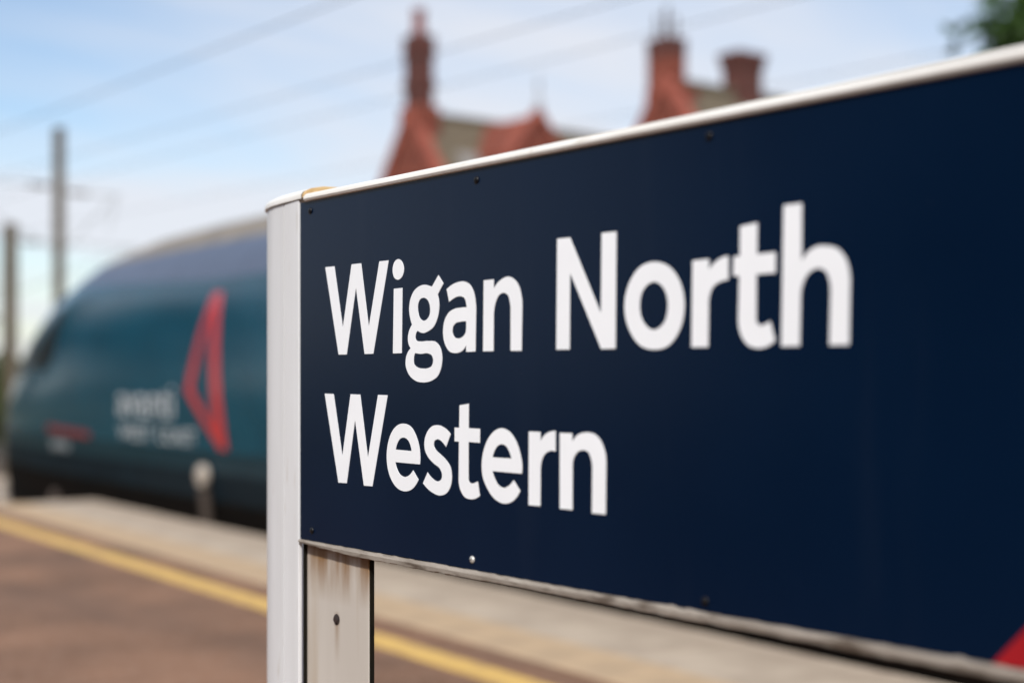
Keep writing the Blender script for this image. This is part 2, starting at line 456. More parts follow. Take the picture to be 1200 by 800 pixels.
ring = [(SX - 0.0045, 1.6205), (SX - 0.0045, 1.6265), (SX + 0.0005, 1.633), (SX + 0.0125, 1.6392), (SX + 0.036, 1.6441), (SX + 0.072, 1.6452), (SX + 0.12, 1.642), (SX + 0.15, 1.633), (SX + 0.15, 1.6205)]
ce.sweep_y(ring, SL - 0.021, SL - 0.0125)
ce.build('cap_end', 'tan_plastic', cap_o, O, bevel=0.001)
# top rail, D-shaped, bulging a little in front of the panel
prof = [(SX - 0.0005, 1.6135), (SX - 0.005, 1.6145), (SX - 0.007, 1.618), (SX - 0.006, 1.623), (SX - 0.001, 1.6275), (SX + 0.009, 1.630), (SX + 0.025, 1.6305),
        (SX + 0.05, 1.6305), (SX + 0.056, 1.626), (SX + 0.056, 1.60), (SX + 0.0065, 1.60), (SX + 0.0065, 1.6135)]
MB().sweep_y(prof, SR - 0.01, SL - 0.0225).build('top_rail', 'rail_white', sign, O, smooth=True)
# bottom rail: weathered lip under the panel, finely uneven along its edge
br = MB(); rnd = random.Random(11)
N = 190; bp_ = []
for i in range(N + 1):
    y = SL - 0.001 + (SR - SL) * i / N
    j1 = rnd.uniform(-.0012, .0012) + (rnd.random() < 0.06) * rnd.uniform(0, .003)
    j2 = rnd.uniform(-.0008, .0008)
    t = min(1.0, i / 12.0)
    bp_.append([(SX + 0.0065, y, SB - 0.001), (SX - 0.0035, y, SB - 0.0012 + j1 * t), (SX - 0.006, y, SB - 0.004 - 0.002 * t), (SX - 0.005, y, SB - 0.006 - 0.0065 * t + j2),
                (SX + 0.002, y, SB - 0.007 - 0.008 * t + j2), (SX + 0.024, y, SB - 0.007 - 0.008 * t), (SX + 0.024, y, SB - 0.001)])
for s_ in bp_:
    br.v += s_
for i in range(N):
    for j in range(7):
        br.f.append((i * 7 + j, i * 7 + (j + 1) % 7, (i + 1) * 7 + (j + 1) % 7, (i + 1) * 7 + j))
br.f += [tuple(range(7)), tuple(N * 7 + j for j in range(7))[::-1]]
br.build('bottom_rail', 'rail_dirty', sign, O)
# steel channel behind the panel, hanging a little lower towards the right
bc = MB()
a_, b_ = 2.02, SR
bc.v = [(SX + 0.026, a_, SB - 0.006), (SX + 0.05, a_, SB - 0.006), (SX + 0.05, a_, 1.60), (SX + 0.026, a_, 1.60),
        (SX + 0.026, b_, SB - 0.054), (SX + 0.05, b_, SB - 0.054), (SX + 0.05, b_, 1.60), (SX + 0.026, b_, 1.60)]
bc.f = [(0, 1, 2, 3), (4, 7, 6, 5), (0, 4, 5, 1), (1, 5, 6, 2), (2, 6, 7, 3), (3, 7, 4, 0)]
bc.build('back_channel', 'back_steel', sign, O)
# flat post under the panel, black strips along its two edges, rusty bolt
PX = SX + 0.012
MB().box(PX, PX + 0.012, 2.0412, 2.2485, -0.05, SB - 0.008).build('post_face', 'post_white', sign, O, bevel=0.001)
MB().box(PX + 0.002, PX + 0.0100, 2.0388, 2.0408, -0.05, SB - 0.02).build('edge_strip', 'matt_black', sign, O)
MB().box(SX + 0.0075, PX + 0.0100, 2.2489, 2.2545, -0.05, SB - 0.006).build('edge_strip', 'matt_black', sign, O)
MB().box(PX + 0.0125, PX + 0.02, 2.07, 2.24, -0.05, SB - 0.02).build('post_core', 'white_alu', sign, O)
bolt = MB().lathe((PX, 2.1446, 0.880), [(0.0095, 0.0), (0.0095, -0.0012), (0.0065, -0.0022), (0.0062, -0.0040), (0.004, -0.0046)], 12, 'x')
bolt.build('bolt', 'rust', sign, O, smooth=True)
for yy in (-0.62,):
    MB().box(SX + 0.052, SX + 0.11, yy - 0.05, yy + 0.05, -0.05, 1.60).build('end_post', 'white_alu', sign, O, bevel=0.004)
# screws in the panel
for (yy, zz, mm) in ((2.215, 1.596, 'screw_dark'), (1.717, 1.596, 'screw_dark'), (1.234, 1.597, 'screw_dark'), (2.209, 1.030, 'screw_dark'),
                     (1.728, 1.027, 'screw_light'), (1.241, 1.025, 'screw_dark'), (0.45, 1.596, 'screw_dark'), (0.45, 1.026, 'screw_dark')):
    s_ = MB().lathe((SX, yy, zz), [(0.0056, -0.0002), (0.0056, -0.0012), (0.0046, -0.0026), (0.0024, -0.0034)], 14, 'x')
    sc = s_.build('screw', mm, sign, O, smooth=True)
    MB().box(SX - 0.0040, SX - 0.0033, yy - 0.0018, yy + 0.0018, zz - 0.0004, zz + 0.0004).build('slot', 'matt_black', sc, O)

# lettering: outlines in millimetres on the panel, 'c' = corner, '-' = counter
LETTERS = [
    ('W', ['c89.5,480.8 c120.0,480.5 c148.4,372.8 c177.2,480.2 c207.4,480.1 c231.9,371.8 c264.7,479.6 c292.8,479.5 c245.9,327.8 c218.8,327.7 c191.2,441.0 c161.2,327.7 c134.5,327.8']),
    ('i', ['c308.4,432.4 c333.4,432.6 c331.3,327.6 c305.7,327.5', '321.6,479.6 332.1,474.8 337.8,463.6 334.3,452.3 320.3,446.3 309.3,450.8 304.8,463.2 310.1,475.5']),
    ('g', ['c434.9,447.3 c448.7,433.6 c433.1,417.0 437.0,403.9 434.0,384.1 423.0,368.2 407.6,361.1 392.0,358.5 c377.5,362.7 371.6,355.7 371.2,349.9 375.3,346.7 385.2,345.5 407.6,345.8 427.4,343.9 438.3,336.8 444.8,321.8 443.5,306.9 434.9,292.0 418.6,284.1 394.2,280.7 369.4,284.0 351.0,294.7 343.1,308.9 345.4,323.0 c357.9,335.1 352.4,340.8 349.6,351.1 352.4,361.3 c361.6,372.6 357.0,381.6 353.3,397.1 357.0,413.6 367.1,425.9 380.7,432.3 396.5,434.3 409.8,432.1 c417.3,430.2', '-395.6,413.9 406.7,408.9 412.5,397.4 410.7,386.2 403.1,379.6 394.2,377.9 384.3,382.0 378.4,393.6 378.4,403.8 384.3,411.6', '-c370.3,327.3 385.2,325.8 407.6,326.0 417.3,322.6 420.9,314.6 417.3,307.1 407.6,303.4 392.0,302.7 376.2,304.8 367.1,310.0 366.2,317.6']),
    ('a', ['c457.2,424.2 471.2,430.4 488.0,433.8 501.4,434.2 517.8,428.5 527.6,417.4 532.2,403.8 c533.8,390.3 c532.2,327.2 c508.6,326.9 c508.3,336.6 501.4,330.3 489.7,326.2 478.6,325.6 466.1,327.9 454.1,338.0 448.2,351.9 447.9,363.8 452.4,377.6 462.7,388.1 477.9,393.4 494.7,394.7 c509.6,394.7 508.0,401.9 504.0,408.5 496.4,411.2 486.3,411.6 474.5,408.6 c464.0,404.2', '-c508.6,373.2 493.0,372.9 481.3,371.1 473.9,365.1 472.9,357.3 477.3,350.9 486.3,348.1 498.0,349.8 506.3,355.5 c508.6,363.1']),
    ('n', ['c552.8,433.0 c578.1,433.3 c577.8,419.4 585.0,426.0 597.4,432.5 612.8,435.4 627.9,430.2 638.5,419.5 644.4,404.5 c645.9,387.9 c644.4,326.3 c618.2,326.7 c618.2,388.9 616.4,398.3 612.8,406.8 602.7,411.6 591.2,408.8 583.4,399.7 578.7,386.7 c577.8,375.4 c577.2,326.9 c551.2,327.1']),
    ('N', ['c724.1,481.9 c752.5,481.5 c816.4,374.4 c817.5,482.6 c848.2,482.2 c846.2,325.9 c816.8,325.9 c752.5,432.0 c751.8,326.4 c722.2,326.7']),
    ('o', ['922.9,437.4 946.4,430.4 964.8,413.2 974.6,389.1 974.6,367.7 966.4,346.5 948.0,328.6 919.8,323.2 892.5,329.6 872.9,348.9 863.6,371.6 863.6,391.8 872.9,413.8 892.5,432.2', '-920.7,410.1 935.5,402.8 943.3,388.3 943.9,375.3 938.6,360.3 929.2,352.9 917.6,350.4 905.4,355.8 895.7,368.3 893.5,381.6 897.4,397.0 908.6,407.5']),
    ('r', ['c988.1,434.6 c1018.5,434.9 c1017.5,422.5 1028.8,431.0 1040.7,435.6 c1050.8,436.7 c1050.8,405.5 1037.3,404.0 1025.4,398.4 1019.5,388.8 c1017.8,376.4 c1016.8,324.8 c986.3,325.0']),
    ('t', ['c1068.1,470.6 c1098.0,472.9 c1097.4,435.7 c1126.5,436.0 c1126.2,409.5 c1096.4,409.3 c1096.1,361.2 1097.4,353.5 1101.5,351.0 1109.5,352.4 c1117.4,356.4 c1125.8,330.6 1112.6,323.7 1096.7,321.8 1080.5,326.6 1069.1,340.2 c1065.1,359.8 c1066.8,409.3 c1056.8,409.6 c1057.8,435.0 c1067.8,435.3']),
    ('h', ['c1136.7,489.5 c1166.3,489.5 c1165.1,424.0 1174.1,433.1 1185.9,438.1 1200.6,438.1 1217.8,433.0 1229.2,420.9 1234.8,403.7 c1235.4,387.9 c1234.0,323.4 c1204.0,323.3 c1205.8,384.8 1204.0,397.5 1199.1,406.9 1188.9,410.9 1177.0,407.0 1168.1,395.9 c1164.5,379.8 c1163.0,323.3 c1133.0,323.3']),
    ('W', ['c87.5,260.4 c117.5,260.1 c146.9,152.9 c173.9,260.1 c204.6,259.9 c229.1,153.5 c260.6,259.9 c289.7,259.7 c243.1,108.1 c216.5,107.7 c188.3,217.9 c161.2,108.5 c134.0,107.9']),
    ('e', ['c383.6,151.3 c312.4,151.5 316.8,142.2 325.6,133.0 340.9,129.1 353.8,132.6 c364.5,140.8 c379.8,126.5 362.4,111.2 340.9,106.0 319.0,109.7 301.3,122.0 290.1,140.9 287.0,160.3 291.5,182.4 303.5,201.1 321.2,212.0 336.5,214.5 358.1,209.9 375.2,192.5 383.6,171.6', '-c313.7,171.9 319.0,182.2 326.9,189.7 338.7,192.0 350.4,188.1 357.3,180.0 c360.3,171.3']),
    ('s', ['c468.1,201.6 c455.8,181.4 445.7,188.6 433.6,192.6 424.2,189.0 422.2,183.1 427.5,176.4 439.7,169.9 455.8,161.4 467.7,150.4 470.9,136.9 468.5,123.0 459.8,112.1 439.7,105.7 417.3,109.4 c392.4,122.0 c405.3,139.6 417.3,131.6 433.6,127.4 443.7,131.9 444.9,138.9 439.7,146.7 423.4,154.1 406.9,163.8 397.8,175.2 397.0,189.2 404.9,203.6 417.3,212.1 431.6,214.6 451.8,210.8']),
    ('t', ['c491.3,246.4 c515.3,249.2 c514.9,212.3 c543.7,212.2 c543.3,190.8 c514.5,191.1 c514.5,138.1 516.4,131.5 522.9,129.4 531.6,131.2 c538.1,133.4 c543.3,111.8 533.5,107.2 520.2,105.2 504.9,107.5 494.4,116.6 c489.0,131.0 c489.8,190.9 c478.4,190.7 c478.4,212.2 c490.5,212.3']),
    ('e', ['c644.7,150.0 c574.5,150.3 580.0,140.6 589.0,131.3 601.7,127.9 614.2,131.7 c625.5,140.4 c641.6,125.2 624.8,109.6 603.5,104.2 581.8,108.9 561.6,124.1 550.4,141.2 547.8,158.9 552.3,179.1 565.3,199.5 581.8,211.1 596.3,214.6 614.2,210.9 631.8,196.4 642.3,176.3 646.1,159.3', '-c575.2,171.2 580.0,180.2 587.2,187.5 597.4,190.6 608.8,187.5 615.9,179.5 c620.2,171.3']),
    ('r', ['c660.6,211.9 c687.7,212.1 c687.7,199.4 697.3,208.5 709.7,213.3 c721.3,214.5 c721.3,184.7 708.1,184.9 697.3,179.8 690.5,170.1 c688.0,158.2 c687.4,106.3 c660.0,105.9']),
    ('n', ['c729.7,212.2 c757.2,212.5 c757.2,200.8 766.6,209.7 779.7,213.9 789.8,214.8 806.9,211.4 818.2,202.1 825.2,189.3 c827.7,172.8 c826.6,104.9 c797.5,104.6 c798.4,167.6 796.1,177.8 791.2,186.1 779.7,189.0 768.1,185.5 760.7,177.2 c758.1,165.6 c757.8,106.0 c729.7,105.8']),
]
def smooth_loop(txt):
    pts = []
    for t in txt.split():
        c = t[0] == 'c'
        x, y = t.lstrip('c').split(',')
        pts.append((Vector((float(x), float(y))), c))
    n = len(pts); out = []
    for i in range(n):
        p1, c1 = pts[i]; p2, c2 = pts[(i + 1) % n]
        if c1 and c2:
            out.append(p1); continue
        p0 = pts[i - 1][0]; p3 = pts[(i + 2) % n][0]
        # centripetal-like tangents; corners take a tangent aimed at the neighbour
        d = (p2 - p1).length
        def tang(a, b, c_):
            l1 = (b - a).length; l2 = (c_ - b).length
            return ((b - a) / max(l1, 1e-6) * l2 + (c_ - b) / max(l2, 1e-6) * l1) / max(l1 + l2, 1e-6)
        t1 = tang(p0, p1, p2) if not c1 else None
        t2 = tang(p1, p2, p3) if not c2 else None
        if t1 is None:
            t1 = ((p2 - p1) * 2 / d - t2)
        if t2 is None:
            t2 = ((p2 - p1) * 2 / d - t1)
        for s_ in range(6):
            u = s_ / 6
            h00 = 2 * u**3 - 3 * u**2 + 1; h10 = u**3 - 2 * u**2 + u; h01 = -2 * u**3 + 3 * u**2; h11 = u**3 - u**2
            out.append(p1 * h00 + t1 * d * h10 + p2 * h01 + t2 * d * h11)
    return out

def inset(loop, hole):
    """Thin the stroke a little towards the right-hand letters, where the traced edges are softest."""
    n = len(loop)
    area = sum(loop[i].x * loop[(i + 1) % n].y - loop[(i + 1) % n].x * loop[i].y for i in range(n))
    sg = (1 if area > 0 else -1) * (-1 if hole else 1)
    out = []
    for i in range(n):
        d1 = (loop[i] - loop[i - 1]); d2 = (loop[(i + 1) % n] - loop[i])
        if d1.length < 1e-6 or d2.length < 1e-6:
            out.append(loop[i]); continue
        d1.normalize(); d2.normalize()
        nn = Vector((-d1.y - d2.y, d1.x + d2.x))
        w = 1.3 * min(1.0, max(0.0, (loop[i].x - 380) / 800))
        l2 = nn.length
        out.append(loop[i] + (nn / l2 * w * min(1.6, 2 / l2) * sg if l2 > 1e-6 else Vector((0, 0))))
    return out

def flat_glyph(loops, z_off, to3d):
    """loops: list of (points, is_hole). Returns an MB with front faces and thin side walls."""
    mb = MB()
    outs = [l for l, h_ in loops if not h_]; holes = [l for l, h_ in loops if h_]
    for i, ol in enumerate(outs):
        polys = [ol] + (holes if i == 0 else [])
        flat = [p for pl in polys for p in pl]
        base = len(mb.v)
        mb.v += [to3d(p, z_off) for p in flat] + [to3d(p, 0.0002) for p in flat]
        for t in tessellate_polygon([[Vector((p.x, p.y, 0)) for p in pl] for pl in polys]):
            mb.f.append(tuple(base + q for q in t))
        k0 = 0
        for pl in polys:
            m_ = len(pl)
            for q in range(m_):
                a = base + k0 + q; b = base + k0 + (q + 1) % m_
                mb.f.append((a, b, b + len(flat), a + len(flat)))
            k0 += m_
    return mb

for ch, loops in LETTERS:
    ls = [(smooth_loop(t.lstrip('-')), t.startswith('-')) for t in loops]
    ls = [(inset(l, h_), h_) for l, h_ in ls]
    mb = flat_glyph(ls, 0.0009, lambda p, d: (SX - d, SL - p.x / 1000, SB + p.y / 1000))
    ob = mb.build('letter', 'letter', sign, O)
    ob['label'] = f'white letter {ch} on the sign'
# red corner device at the lower right of the panel
red = MB()
pts = [(0.838, SB + 0.0005), (0.60, SB + 0.252), (0.28, SB + 0.252), (0.28, SB + 0.0005)]
red.v = [(SX - 0.0009, y, z) for y, z in pts] + [(SX - 0.0002, y, z) for y, z in pts]
red.f = [(0, 1, 2, 3), (0, 4, 5, 1), (1, 5, 6, 2), (2, 6, 7, 3), (3, 7, 4, 0)]
o = red.build('red_emblem', 'red_vinyl', sign, O)
o['label'] = 'red slanted device at the lower right corner of the panel'
# rust runs on the post face (object space is the sign's own)
overlay(M['post_white'], (0.19, 0.092, 0.022, 1), streak_mask('Z', 0.905, 0.985, 24, (1, 1, 0.16), 0.32, 0.56), 0.97)
def bolt_run(nt):
    """A rust run below the bolt at y = -0.005, z = 0.88 of the sign's own space."""
    t = nt.nodes.new('ShaderNodeTexCoord'); s = nt.nodes.new('ShaderNodeSeparateXYZ'); k = nt.links.new
    k(t.outputs['Object'], s.inputs[0])
    def mr(src, a, b):
        r = nt.nodes.new('ShaderNodeMapRange'); r.clamp = True
        r.inputs['From Min'].default_value = a; r.inputs['From Max'].default_value = b
        k(src, r.inputs['Value']); return r.outputs[0]
    l = mr(s.outputs['Y'], -0.0174, -0.0064); r = mr(s.outputs['Y'], 0.0056, -0.0044)
    u = mr(s.outputs['Z'], 0.80, 0.872); v = mr(s.outputs['Z'], 0.895, 0.886)
    out = l
    for q in (r, u, v):
        m_ = nt.nodes.new('ShaderNodeMath'); m_.operation = 'MULTIPLY'; k(out, m_.inputs[0]); k(q, m_.inputs[1]); out = m_.outputs[0]
    return out
overlay(M['post_white'], (0.22, 0.13, 0.06, 1), bolt_run, 0.6)
overlay(M['post_white'], (0.34, 0.25, 0.15, 1), noise_mask(14, 0.52, 0.72, (1, 1.6, 0.12)), 0.55)

# ------------------------------------------------------------------ the train
tr_loc = PM @ Vector((TRK[0], 15.42 - 1.0, RAIL_Z))
train = thing('express_train', 'dark teal express train with red triangle logo standing at the platform', 'train', tr_loc, -PA)
TP = [(0, 1.0), (0.12, 1.22), (0.31, 1.48), (0.56, 1.82), (1.05, 2.27), (1.75, 2.74), (2.63, 3.17), (3.84, 3.54), (5.11, 3.76), (6.41, 3.86), (7.82, 3.885), (9.2, 3.885), (40, 3.885)]
def T(s):
    for (a, b), (c_, d) in zip(TP, TP[1:]):
        if s <= c_:
            return b + (d - b) * (s - a) / (c_ - a)
    return 3.885
def Wd(s):
    q = 1 - min(s / 6.0, 1.0)
    return 0.22 + 1.14 * (max(0.0, 1 - q ** 2.6)) ** 0.6
def hw(s, z):
    t = T(s); f_ = min(1.0, max(0.0, (z - 0.3) / (t - 0.3)))
    m_ = 3.0 + 3.0 * min(1.0, s / 5.0)
    q_ = min(1.0, max(0.0, (z - 0.3) / 1.9))
    low = 0.84 + 0.16 * (1 - (1 - q_) ** 2)
    return Wd(s) * low * math.sqrt(max(0.0, 1 - f_ ** m_))
ST_ = [0, .06, .14, .24, .36, .5, .7, .9, 1.15, 1.4, 1.75, 2.1, 2.5, 2.9, 3.4, 3.9, 4.5, 5.1, 5.7, 6.4, 7.1, 7.8, 8.6, 9.4, 10.5, 12, 14, 16, 19, 22, 25]
def zone(s, z0, z1, rows):
    """One ring segment on the camera side and its mirror, z0..z1."""
    return [(-hw(s, z0 + (z1 - z0) * r), z0 + (z1 - z0) * r) for r in rows]
top_rows = [0, .12, .25, .4, .55, .68, .78, .86, .92, .96, .985, 1.0]
lin_rows = [0, .25, .5, .75, 1.0]
def loft(zfun, rows, s_min, part, m, pred=None):
    mb = MB()
    ss = [s for s in ST_ if s >= s_min]
    for sgn in (1, -1):
        base = len(mb.v); k_ = len(rows)
        for s in ss:
            z0, z1 = zfun(s)
            for x, z in zone(s, z0, z1, rows):
                mb.v.append((sgn * x, -s, z))
        for i in range(len(ss) - 1):
            for j in range(k_ - 1):
                if pred and not pred(ss[i], ss[i + 1], j):
                    continue
                a = base + i * k_ + j
                q = (a, a + 1, a + k_ + 1, a + k_)
                mb.f.append(q if sgn > 0 else q[::-1])
    return mb.build(part, m, train, smooth=True)
zs1 = 1.55; zt = 3.52
def zr(s):
    return 3.125 + max(0.0, 9.5 - s) * 0.04
def screen(s0, s1, j):
    return 1.75 <= s0 and s1 <= 3.95 and j >= 3
body = loft(lambda s: (min(zs1, T(s)), min(zr(s), T(s))), top_rows, 0.0, 'body', 'teal', lambda a, b, j: not screen(a, b, j))
loft(lambda s: (min(zs1, T(s)), min(zr(s), T(s))), top_rows, 0.0, 'windscreen', 'glass', screen)
loft(lambda s: (min(1.36, T(s)), min(zs1, T(s))), lin_rows, 0.31, 'shade_fade_band', 'skirt_teal')  # body's soft shading down to the skirt, painted in as a band
loft(lambda s: (min(1.10, T(s)), min(1.36, T(s))), lin_rows, 0.12, 'skirt', 'skirt')
loft(lambda s: (0.42, min(1.10, T(s))), lin_rows, 0.0, 'shaded_underbody', 'under')  # closed black shell: underframe plus the shade below the train, put into colour
loft(lambda s: (min(zr(s), T(s)), min(max(zt, zr(s) + 0.1), T(s))), lin_rows, 2.9, 'roof_band', 'train_roof')
loft(lambda s: (min(max(zt, zr(s) + 0.1), T(s)), T(s)), top_rows, 4.5, 'roof', 'roof_top')
MB().box(-1.05, 1.05, -25, -1.2, 0.36, 0.43).build('floor_pan', 'under', train)
tail = MB(); ring = [(-hw(25, z), z) for z in [.42, .8, 1.2, 1.6, 2.0, 2.4, 2.8, 3.125, 3.3, 3.5, 3.65, 3.75]]
tail.v = [(x, -25, z) for x, z in ring] + [(-x, -25, z) for x, z in ring[::-1]]
tail.f = [tuple(range(len(tail.v)))]
tail.build('end_wall', 'skirt', train)
# bogies
def bogie(yc):
    b = MB()
    for sgn in (-1, 1):
        b.box(sgn * 1.02 - 0.07, sgn * 1.02 + 0.07, yc - 1.9, yc + 1.9, 0.42, 0.58)
    b.box(-1.0, 1.0, yc - 0.25, yc + 0.25, 0.38, 0.6)
    bo = b.build('bogie', 'under', train, bevel=0.02)
    for dy in (-1.35, 1.35):
        for sgn in (-1, 1):
            w = MB().lathe((sgn * 0.75, yc + dy, 0.445), [(0.40, -0.068), (0.445, -0.065), (0.445, 0.065), (0.40, 0.068), (0.10, 0.09)], 28, 'x')
            w.build('wheel', 'brown_steel', bo, smooth=True)
            ab = MB().box(sgn * 1.1 - 0.08, sgn * 1.1 + 0.08, yc + dy - 0.16, yc + dy + 0.16, 0.30, 0.60)
            ab.build('axle_box', 'under', bo, bevel=0.03)
bogie(-5.2); bogie(-19.5)
# pale round cover with a brown strut on the skirt
cv = MB().lathe((-1.375, -9.65, 1.32), [(0.105, 0.03), (0.105, -0.015), (0.07, -0.035), (0.02, -0.04)], 20, 'x')
cvo = cv.build('round_cover', 'axle_white', train, smooth=True)
MB().tube([(-1.36, -9.68, 1.20), (-1.35, -9.74, 0.85), (-1.33, -9.80, 0.5)], [0.055, 0.05, 0.04], 10).build('strut', 'brown_steel', cvo, smooth=True)
# livery decals laid on the body side
def decal(name, m, loops, parent, off=0.006, cuts=5, label=None):
    me = bpy.data.meshes.new(name)
    flat = [p for pl in loops for p in pl]
    tris = tessellate_polygon([[Vector((p[0], p[1], 0)) for p in pl] for pl in loops])
    me.from_pydata([(0, p[0], p[1]) for p in flat], [], [tuple(t) for t in tris])
    bm = bmesh.new(); bm.from_mesh(me)
    if cuts:
        bmesh.ops.subdivide_edges(bm, edges=bm.edges, cuts=cuts, use_grid_fill=True)
    for v in bm.verts:
        v.co.x = -hw(max(0.05, -v.co.y), v.co.z) - off
    # give the film a thickness
    bmesh.ops.recalc_face_normals(bm, faces=bm.faces)
    bm.to_mesh(me); bm.free()
    me.materials.append(M[m])
    ob = bpy.data.objects.new(name, me); col.objects.link(ob); ob.parent = parent
    if label:
        ob['label'] = label
    return ob
TY = 22.9 - 1.0
def dl(p):           # (metres along the platform, height above platform) -> train local
    return (p[0] - TY, p[1] + 0.915)
outer = [dl(p) for p in [(12.30, 2.08), (12.09, 2.08), (11.75, 0.66), (11.92, 0.66), (12.70, 1.18)]]
inner = [dl(p) for p in [(12.235, 1.93), (12.53, 1.20), (12.02, 0.84)]]
decal('logo', 'logo_red', [outer, inner], body, label='red hollow triangle logo on the teal body side')
decal('stripe', 'stripe_red', [[dl(p) for p in [(17.1, 0.75), (15.5, 0.71), (15.5, 0.63), (17.1, 0.66)]]], body, cuts=6)
def text_decal(txt, m, x_left, x_right, zb, height, name):
    cu = bpy.data.curves.new(name, 'FONT'); cu.body = txt; cu.size = 1.0; cu.resolution_u = 3
    to = bpy.data.objects.new(name, cu); col.objects.link(to)
    dg = bpy.context.evaluated_depsgraph_get(); dg.update()
    me = bpy.data.meshes.new_from_object(to.evaluated_get(dg))
    bpy.data.objects.remove(to); bpy.data.curves.remove(cu)
    xs = [v.co.x for v in me.vertices]; ys = [v.co.y for v in me.vertices]
    x0, x1, y0, y1 = min(xs), max(xs), min(ys), max(ys)
    for v in me.vertices:
        yy = x_left + (x_right - x_left) * (v.co.x - x0) / (x1 - x0)
        zz = zb + height * (v.co.y - y0) / (y1 - y0)
        v.co = (-hw(max(0.05, -yy), zz) - 0.007, yy, zz)
    me.materials.clear(); me.materials.append(M[m])
    ob = bpy.data.objects.new(name, me); col.objects.link(ob); ob.parent = body
    ob['label'] = f'white lettering {txt} on the teal body side'
text_decal('avanti', 'logo_white', 14.55 - TY, 13.0 - TY, 1.83, 0.30, 'operator_lettering')
text_decal('WEST', 'logo_white', 14.55 - TY, 13.62 - TY, 1.585, 0.15, 'route_lettering')
text_decal('COAST', 'logo_white', 13.45 - TY, 12.46 - TY, 1.585, 0.15, 'route_lettering')
decal('cab_window', 'glass', [[(-3.95, 2.42), (-4.55, 3.02), (-5.05, 3.05), (-4.95, 2.46), (-4.5, 2.26)]], body, off=0.008, cuts=4, label='small dark cab side window near the nose')
text_decal('390', 'logo_white', 17.0 - TY, 16.3 - TY, 1.38, 0.10, 'unit_number')

# ------------------------------------------------------------------ platform-end marker posts
for (x, y, r_, h_, mm, lb) in ((4.88, 15.0, 0.055, 0.27, 'axle_white', 'short white marker post standing at the platform end, the leftmost'),
                               (5.40, 14.9, 0.05, 0.16, 'brown_steel', 'short brown marker post at the platform end, nearer the track')):
    e = thing('marker_post', lb, 'post', (x, y, 0.0), 0, 'marker posts at the platform end')
    MB().lathe((0, 0, -0.04), [(r_, 0), (r_, h_ * 0.7), (r_ * 0.8, h_ * 0.85), (r_ * 0.4, h_)], 16).build('shaft', mm, e, smooth=True)
    MB().lathe((0, 0, 0.0), [(r_ * 1.5, 0), (r_ * 1.5, 0.03), (r_ * 1.1, 0.05)], 16).build('base', mm, e, smooth=True)

# ------------------------------------------------------------------ overhead line masts and wires
def mast(name, label, x, y, top, w, arms):
    e = thing(name, label, 'mast', (x, y, -1.10), 0, 'overhead line masts')
    z1 = top + 1.10
    m_ = MB()
    t = 0.018                                         # H-section column
    m_.box(-w / 2, w / 2, -w / 2, -w / 2 + t, 0, z1); m_.box(-w / 2, w / 2, w / 2 - t, w / 2, 0, z1); m_.box(-t / 2, t / 2, -w / 2 + t, w / 2 - t, 0, z1)
    m_.build('column', 'mast', e)
    MB().box(-0.4, 0.4, -0.4, 0.4, 0, 0.18).build('footing', 'coping', e, bevel=0.02)
    for (dx, za, zb) in arms:
        s = 1 if dx > 0 else -1
        a = MB().tube([(s * w / 2, 0, za + 1.1), (dx, 0, za + 1.1)], 0.011, 8).build('cantilever_arm', 'mast', e, smooth=True)
        MB().tube([(s * w / 2, 0, zb + 1.1), (dx * 0.92, 0, za + 1.07)], 0.010, 8).build('stay_tube', 'mast', a, smooth=True)
        MB().lathe((s * (w / 2 + 0.32), 0, za + 1.1), [(0.03, -0.2 * s), (0.06, -0.15 * s), (0.03, -0.1 * s), (0.06, -0.05 * s), (0.03, 0), (0.06, 0.05 * s), (0.03, 0.1 * s), (0.06, 0.15 * s), (0.03, 0.2 * s)], 12, 'x').build('insulator', 'insulator', a, smooth=True)
        MB().tube([(dx * 0.95, 0, za + 1.1), (dx * 0.8, 0, za + 0.35)], 0.009, 6).build('registration_arm', 'mast', a, smooth=True)
    return e
mast('catenary_mast', 'tall grey brown overhead line mast rising behind the train nose', 10.45, 28.6, 6.40, 0.18, [(-2.6, 5.2, 3.9), (1.3, 5.1, 3.9)])
mast('catenary_mast', 'shorter overhead line mast at the left edge, left of the tall mast', 10.55, 31.9, 4.72, 0.26, [(3.0, 4.35, 3.2), (-2.2, 2.6, 3.3)])
def wire(label, pts, r_):
    o = MB().tube(pts, r_, 6).build('overhead_wire', 'wire', smooth=True)
    tag(o, label, 'wire', 'overhead line wires')
def run(x, z0, rise, amp=0.06, y0=-40, y1=90):
    return [(x, y0 + i * 2.5, z0 + rise * (y0 + i * 2.5) + amp * math.cos((y0 + i * 2.5 - 30) * 2 * math.pi / 50)) for i in range(int((y1 - y0) / 2.5) + 1)]
wire('uppermost overhead wire above the near track, crossing the top left corner', run(6.9, 4.82, 0.005), 0.0065)
wire('lower overhead contact wire above the near track', run(6.9, 3.90, 0.018, 0.02), 0.004)
wire('uppermost overhead wire above the far track', run(10.3, 4.83, 0.011), 0.005)
wire('lower overhead contact wire above the far track', run(10.3, 4.0, 0.012, 0.02), 0.0035)

